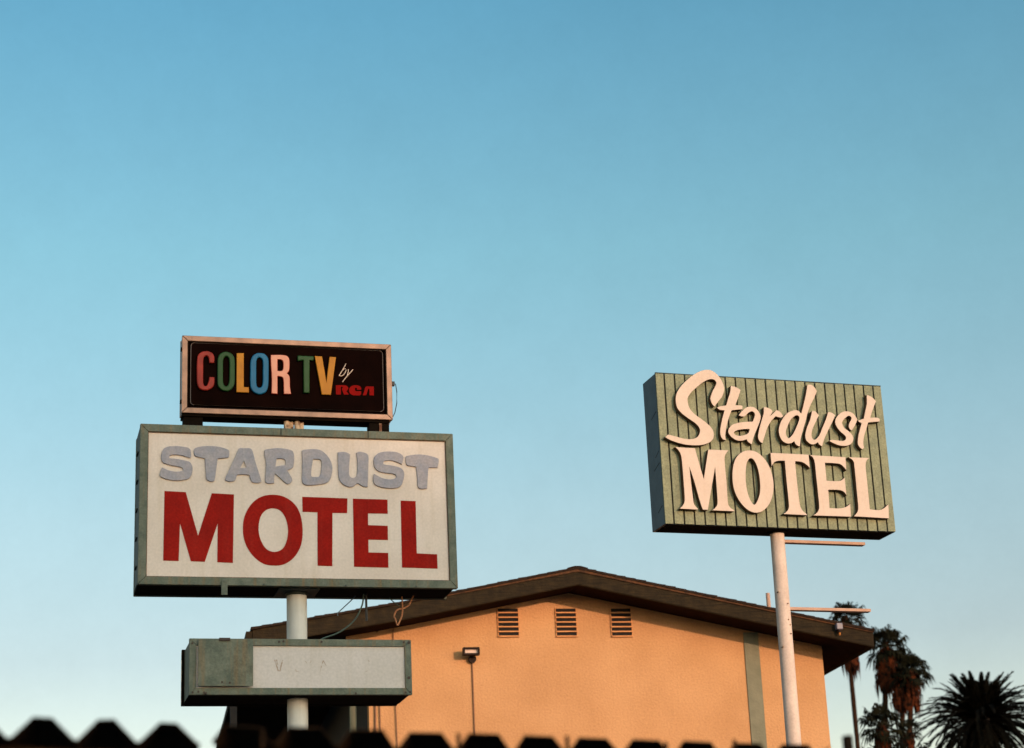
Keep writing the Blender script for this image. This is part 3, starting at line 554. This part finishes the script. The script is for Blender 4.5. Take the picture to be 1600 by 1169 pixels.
# flood light and its conduit
a, z = fW.at(738, 1030, -.05)
t3 = empty('floodlight', fW.world(a, 0, z), YB, label='dark rectangular floodlight on a round box and conduit, alone on the orange wall', cat='light')
b = MB(); b.tube([(0, -.002, 0), (0, -.07, 0)], .06, 20); b.build('junction_box', M['metal'], t3, True)
b = MB(); b.tube([(0, -.05, .02), (0, -.16, .06)], .015, 10); b.build('arm', M['metal'], t3, True)
ax0, z0_ = fW.at(724, 1023.3, -.22); ax1, z1_ = fW.at(749.2, 1011.4, -.22)
frame_ring(ax1 - ax0, z1_ - z0_, .024, -.24, -.12, (z0_ + z1_) / 2 - z, uc=(ax0 + ax1) / 2 - a).build('lamp_housing', M['metal'], t3)
b = MB(); b.box(ax0 - a + .022, ax1 - a - .022, -.19, -.18, z0_ - z + .022, z1_ - z - .022); b.build('lamp_glass', M['glass'], t3)
c1, cz1 = fW.at(742.5, 1160, -.02)
b = MB(); b.tube([(0, -.02, -.05), (c1 - a, -.02, -z + .5)], .011, 8); b.build('conduit', M['pipe'], t3, True)
# conduit down the left of the wall, and dark strands for cable shadows
for i, (pts, r_, lab) in enumerate(((((614, 975), (617, 1080), (621, 1169)), .008, 'thin conduit running down the orange wall right of the lower blank sign'),
                  (((586, 1060), (587, 1169)), .014, 'thick dark strand as cable shadow down the orange wall at its left corner'),
                  (((592, 1060), (595, 1169)), .009, 'thinner dark strand as cable shadow just right of the thick one'))):
    P = [fW.at(x, y, -.03) for x, y in pts]
    o = MB().tube([(q[0], -.03, q[1]) for q in P], r_, 8).build('wall_line', M['pipe'], None, True); o.location = fW.o; o.rotation_euler = (0, 0, YB); tag(o, lab, 'cable')
# roof vent pipe
a, z1_ = fW.at(1199.5, 927, 1.0); a2, z0_ = fW.at(1201.5, 960, 1.0)
t4 = empty('vent_pipe', fW.world(a, 1.0, topz(a) - .05), YB, label='short pale vent pipe standing on the roof left of the tall pale pole', cat='pipe')
b = MB(); b.tube([(0, 0, 0), (0, 0, z1_ - topz(a) + .05)], .034, 16); b.build('pipe', M['xbar'], t4, True)
b = MB(); b.tube([(0, 0, -.02), (0, 0, .06)], [.09, .045], 16); b.build('flashing', M['shingle'], t4, True)

# ------------------------------------------------------------------ corrugated carport roof close to the camera
ZS = EYE + .785
d0 = 4.6
def sheet_pt(px, py):           # point where the sight line meets the sheet's level
    d = ray(px, py); return EYEP + d * ((ZS - EYE) / d.z)
A = sheet_pt(67, 1121); Bp = sheet_pt(1200, 1161)
dirv = (Bp - A); dirv.z = 0; dirv.normalize(); ys = math.atan2(dirv.y, dirv.x)
fS = Frame(A.x, A.y, ys)
t5 = empty('carport_roof', fS.o, ys, label='dark corrugated roof edge out of focus across the bottom of the view', cat='roof')
def corrug(u0, u1, per, flat, amp, phase, zt, name, vf=0.0, skew=0.0):
    pts = []; k = math.floor((u0 - phase) / per)
    slope = (1 - flat - .06) / 2
    while True:
        c = phase + k * per
        for du, dz in ((-flat / 2 * per, 0), (flat / 2 * per, 0), ((flat / 2 + slope) * per, -amp)):
            pts.append((c + du, zt + dz))
        pts.append((c + (1 - flat / 2 - slope) * per, zt - amp))
        k += 1
        if c > u1: break
    pts = [q for q in pts if u0 <= q[0] <= u1]
    # sagging and dented: each vertex slightly off
    rr = random.Random(int(u0 * 100) + 3)
    pts = [(x + rr.uniform(-.003, .003), z + rr.uniform(-.0025, .0025)) for x, z in pts]
    mb = MB(); n = len(pts)
    vs = []
    for v in (vf, 2.6):
        vs += [(x + skew * v, v, z) for x, z in pts]; vs += [(x + skew * v, v, z - .003) for x, z in pts]
    fs = []
    for i in range(n - 1):
        fs += [(i, i + 1, 2 * n + i + 1, 2 * n + i), (n + i, 3 * n + i, 3 * n + i + 1, n + i + 1), (i, n + i, n + i + 1, i + 1), (2 * n + i, 2 * n + i + 1, 3 * n + i + 1, 3 * n + i)]
    mb.add(vs, fs); o = mb.build(name, M['sheet'], t5)
    for p_ in o.data.polygons: p_.use_smooth = False
    return o
def su(px, py=None):
    py = 1118.7 + (px - 67) * .0362
    return fS.at(px, py)[0]
def skw(dx):       # ribs run away from the street, not square to the cut edge
    d = Vector((dx, 1, 0)); return d.dot(fS.ax) / d.dot(fS.ay)
SK1, SK2 = skw(-.19), skw(-.02)
u67, u167, u264, u665, u1091 = su(67), su(167), su(264), su(665), su(1091)
per1 = (u264 - u67) / 2; per2 = (u1091 - u665) / 5
corrug(su(-120), su(344), per1, .27, .050, u67, ZS, 'corrugated_sheet', skew=SK1)
corrug(su(328), su(1310), per2, .53, .042, u665, ZS + .001, 'corrugated_sheet', vf=.02, skew=SK2)
u_, z_ = fS.at(1328, 1148); u1_, z1_ = fS.at(1328, 1200)
b = MB(); b.box(u_ - .010, u_ + .012, .0, .03, z_ - .3, z_); b.build('bracket', M['sheet'], t5, bevel=.004)
for vv in (.1, 2.3): b = MB(); b.box(su(-120), su(1700), vv, vv + .06, ZS - .17, ZS - .058); b.build('beam', M['sheet'], t5)
for uu in (su(-100), su(1650)):
    for vv in (.1, 2.3): b = MB(); b.box(uu - .05, uu + .05, vv - .02, vv + .08, 0, ZS - .171); b.build('post', M['sheet'], t5)
for px, py in ((716, 1146), (886, 1150), (1147, 1156), (410, 1139), (1040, 1160)):
    a, z = fS.at(px, py, .03); b = MB(); b.tube([(a, .03, z - .05), (a, .03, z)], .006, 8); b.build('bolt', M['sheet'], t5)

# ------------------------------------------------------------------ palms
def basis(d):
    d = d.normalized(); s = d.cross(Vector((0, 0, 1)))
    if s.length < .05: s = Vector((1, 0, 0))
    s.normalize(); return d, s, s.cross(d)
def fan(mb, o, d, L_, rr, petiole=.55, droop=.35, segs=13):
    """one palmate leaf: stalk and a fan of narrow blades whose tips hang"""
    d, s, n = basis(d); hub = o + d * L_ * petiole + Vector((0, 0, -.06 * L_))
    mb.tube([o, hub], .018, 4, False)
    bl = L_ * .68
    for k in range(segs):
        a = R(-105 + 210 * k / (segs - 1)); ll = bl * (1 - .25 * abs(k / (segs - 1) * 2 - 1)) * rr.uniform(.85, 1.1)
        dd = d * math.cos(a) + s * math.sin(a) + n * rr.uniform(-.12, .12); sd_ = dd.cross(n).normalized() * bl * .078
        mid = hub + dd * ll * .6 - Vector((0, 0, 1)) * ll * droop * .15; tip = hub + dd * ll * .9 - Vector((0, 0, 1)) * ll * (droop + rr.uniform(0, .3))
        mb.add([hub, mid + sd_, tip, mid - sd_], [(0, 1, 2, 3)])
def fan_palm(px_top, px_base, D, crown_px, sky_px, nleaf, skirt_px, seed, label, tr=.2, lean_d=0):
    """px_top: pixel of the crown's heart, px_base: where the trunk leaves the picture"""
    rr = random.Random(seed)
    H = EYEP + ray(*px_top) * (D / ray(*px_top).y); Q = EYEP + ray(*px_base) * (D / ray(*px_base).y)
    k = H.z / max(H.z - Q.z, .5); base = Vector((H.x + (Q.x - H.x) * k * .92, D, 0))
    r_ = empty('fan_palm', base, label=label, cat='palm tree', group='tall fan palms behind the motel')
    h = H - base; m = D / FPX
    pts = [Vector((h.x * (t_ ** 1.0), h.y, h.z * t_)) for t_ in [i / 14 for i in range(15)]]
    b = MB(); b.tube(pts, [tr * (1.35 - .55 * min(1, i / 4)) * (1 + .06 * (i % 2)) for i in range(15)], 12); b.build('trunk', M['trunk'], r_, True)
    Rl = crown_px * m; b = MB()
    for i in range(nleaf):
        el = R(82 - 122 * (i / nleaf) ** 1.0 + rr.uniform(-8, 8)); az = i * 2.39996 + rr.uniform(-.3, .3)
        d = Vector((math.cos(az) * math.cos(el), math.sin(az) * math.cos(el), math.sin(el)))
        fan(b, h + Vector((0, 0, -.2 * Rl)) + d * .08 * Rl, d, Rl * rr.uniform(.8, 1.12), rr, petiole=rr.uniform(.4, .6), droop=rr.uniform(.15, .5))
    b.build('crown', M['frond'], r_)
    sk = skirt_px * m; b = MB(); wtop = sky_px * m
    for i in range(int(170 * skirt_px / 50) + 40):
        az = rr.uniform(0, 6.283); t_ = rr.random(); z0 = h.z - .25 * Rl - t_ * sk * .75
        ra = tr + (wtop - tr) * (.35 + .65 * math.sin(min(1, .25 + t_) * 2.2)) * rr.uniform(.5, 1)
        ll = sk * rr.uniform(.22, .42); o = Vector((h.x, h.y, 0)); c, s = math.cos(az), math.sin(az)
        ctr = Vector((h.x * (z0 / h.z), h.y * 1, 0))
        w_ = rr.uniform(.05, .13) * max(.5, ll)
        p0 = ctr + Vector((c * tr * .8, s * tr * .8, z0 + ll * .25)); p1 = ctr + Vector((c * ra, s * ra, z0 - ll * .15)); p2 = ctr + Vector((c * ra * .92, s * ra * .92, z0 - ll * rr.uniform(.7, 1.15)))
        sv = Vector((-s, c, 0)) * w_
        b.add([p0 - sv * .3, p0 + sv * .3, p1 + sv, p1 - sv, p2], [(0, 1, 2, 3), (3, 2, 4)])
        if rr.random() < .35:     # ragged strings
            b.add([p1, p1 + sv * .2, p2 + Vector((0, 0, -ll * rr.uniform(.1, .6)))], [(0, 1, 2)])
    b.build('dead_frond_skirt', M['dead'], r_)
    return r_
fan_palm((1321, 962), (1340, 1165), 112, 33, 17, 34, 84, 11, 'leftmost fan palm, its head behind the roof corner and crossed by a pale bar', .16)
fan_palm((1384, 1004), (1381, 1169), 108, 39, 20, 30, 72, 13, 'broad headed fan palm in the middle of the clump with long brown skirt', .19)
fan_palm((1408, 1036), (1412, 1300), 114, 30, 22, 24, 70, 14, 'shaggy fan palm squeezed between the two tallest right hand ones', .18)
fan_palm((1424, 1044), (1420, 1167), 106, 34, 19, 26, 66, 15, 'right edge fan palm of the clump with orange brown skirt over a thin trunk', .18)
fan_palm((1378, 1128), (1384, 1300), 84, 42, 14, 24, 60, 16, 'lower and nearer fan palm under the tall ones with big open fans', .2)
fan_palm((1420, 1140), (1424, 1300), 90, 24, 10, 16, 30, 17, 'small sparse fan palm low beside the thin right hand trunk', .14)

def date_palm(px, D, R_, seed, label):
    rr = random.Random(seed); H = EYEP + ray(*px) * (D / ray(*px).y); base = Vector((H.x, D, 0)); h = H - base
    r_ = empty('date_palm', base, label=label, cat='palm tree')
    b = MB(); b.tube([Vector((0, 0, h.z * t_ / 10)) for t_ in range(11)], [.55 - .012 * i + .04 * (i % 2) for i in range(11)], 14); b.build('trunk', M['trunk'], r_, True)
    b = MB()
    for i in range(250):
        f_ = i / 250; el = R(84 - 134 * f_ + rr.uniform(-6, 6)); az = i * 2.39996 + rr.uniform(-.2, .2)
        out = Vector((math.cos(az), math.sin(az), 0)); L_ = R_ * rr.uniform(.82, 1.08) * (.56 + .50 * min(1, f_ * 2.0))
        pts = []; p_ = h + out * .15; a = el; K = 12
        for k in range(K + 1):
            pts.append(p_.copy()); p_ = p_ + (out * math.cos(a) + Vector((0, 0, math.sin(a)))) * L_ / K; a -= R(rr.uniform(1.5, 3.5) + 4.2 * (k / K)) * (1.25 if el < R(60) else .55)
        b.tube(pts, [.035 * (1 - .8 * k / K) + .006 for k in range(K + 1)], 4, False)
        side = out.cross(Vector((0, 0, 1)))
        for k in range(1, K):
            for q in (0, .33, .66):
                c = pts[k].lerp(pts[k + 1], q); t_ = (pts[k + 1] - pts[k]).normalized(); nn = side.cross(t_)
                fr_ = (k + q) / K; ll = .46 * R_ / 3.2 * (math.sin(math.pi * min(.98, .12 + .86 * fr_))) ** .6
                for s_ in (-1, 1):
                    d = (t_ * 1.25 + side * s_ * .42 + nn * rr.uniform(-.1, .35) - Vector((0, 0, .12))).normalized(); w_ = t_ * .10 * R_ / 3.2
                    b.add([c - w_, c + w_, c + d * ll], [(0, 1, 2)])
    b.build('crown', M['dfrond'], r_)
    b = MB()
    for i in range(120):
        az = rr.uniform(0, 6.283); z_ = h.z - rr.uniform(.1, 2.6); ra = .6 + .35 * rr.random(); c, s = math.cos(az), math.sin(az); sv = Vector((-s, c, 0)) * .09; o = Vector((0, 0, z_))
        b.add([o + Vector((c * .4, s * .4, .3)) - sv, o + Vector((c * .4, s * .4, .3)) + sv, o + Vector((c * ra, s * ra, -.4)) + sv * .4, o + Vector((c * ra, s * ra, -.4)) - sv * .4], [(0, 1, 2, 3)])
    b.build('old_frond_stubs', M['shade_brown'], r_)
    return r_
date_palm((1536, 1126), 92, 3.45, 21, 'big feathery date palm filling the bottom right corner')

def leafy_tree(base, H, rx_, rz_, cz, n, leaf, seed, label, group=None, m='leaf'):
    rr = random.Random(seed); r_ = empty('tree', base, label=label, cat='tree', group=group)
    b = MB(); b.tube([(0, 0, 0), (.1, 0, H * .3), (0, .1, H * .6)], [rx_ * .09, rx_ * .07, rx_ * .04], 12)
    for i in range(9):
        az = i * 2.4; b.tube([(0, 0, cz - rz_ * .5), (math.cos(az) * rx_ * .3, math.sin(az) * rx_ * .3, cz), (math.cos(az) * rx_ * .7, math.sin(az) * rx_ * .7, cz + rz_ * rr.uniform(-.1, .5))], [rx_ * .035, rx_ * .022, rx_ * .008], 6)
    b.build('trunk', M['trunk'], r_, True)
    cl = [Vector((rr.gauss(0, 1), rr.gauss(0, 1), rr.gauss(0, 1))).normalized() * rr.uniform(.45, .86) for _ in range(60)]
    b = MB()
    for i in range(n):
        c = rr.choice(cl) + Vector((rr.gauss(0, 1), rr.gauss(0, 1), rr.gauss(0, 1))) * .13
        p_ = Vector((c.x * rx_, c.y * rx_, cz + c.z * rz_)); a = Vector((rr.gauss(0, 1), rr.gauss(0, 1), rr.gauss(0, 1))).normalized(); q = a.orthogonal().normalized()
        w_ = leaf * rr.uniform(.6, 1.3)
        b.add([p_ - a * w_, p_ + q * w_ * .5, p_ + a * w_, p_ - q * w_ * .5], [(0, 1, 2, 3)])
    b.build('crown', M[m], r_)
    return r_
# dark tree tops peeping over the bottom edge between the palms
for i, (px, py, D, rx_) in enumerate(((1362, 1172, 70, .75), (1400, 1166, 74, 1.0), (1432, 1170, 71, .8))):
    Hh = EYEP + ray(px, py) * (D / ray(px, py).y)
    leafy_tree((Hh.x, D, 0), Hh.z, rx_, .9, Hh.z - .75, 2600, .09, 31 + i, ('leftmost of three low dark tree tops under the palms', 'middle one of three low dark tree tops under the palms', 'rightmost of three low dark tree tops under the palms')[i], 'dark tree tops under the palms', 'dfrond')
# the tree across the street, behind the photographer, that keeps the low sun off the left pole
s_ax = Vector((math.cos(R(36.8)), math.sin(R(36.8)), 0)); s_dir = Vector((math.sin(SUN_AZ), math.cos(SUN_AZ), 0))
base = s_ax * 5.0 + s_dir * 76
leafy_tree(base, 20, 8.2, 8.3, 12.9, 38000, .36, 41, 'tall leafy street tree standing out of view behind the photographer')
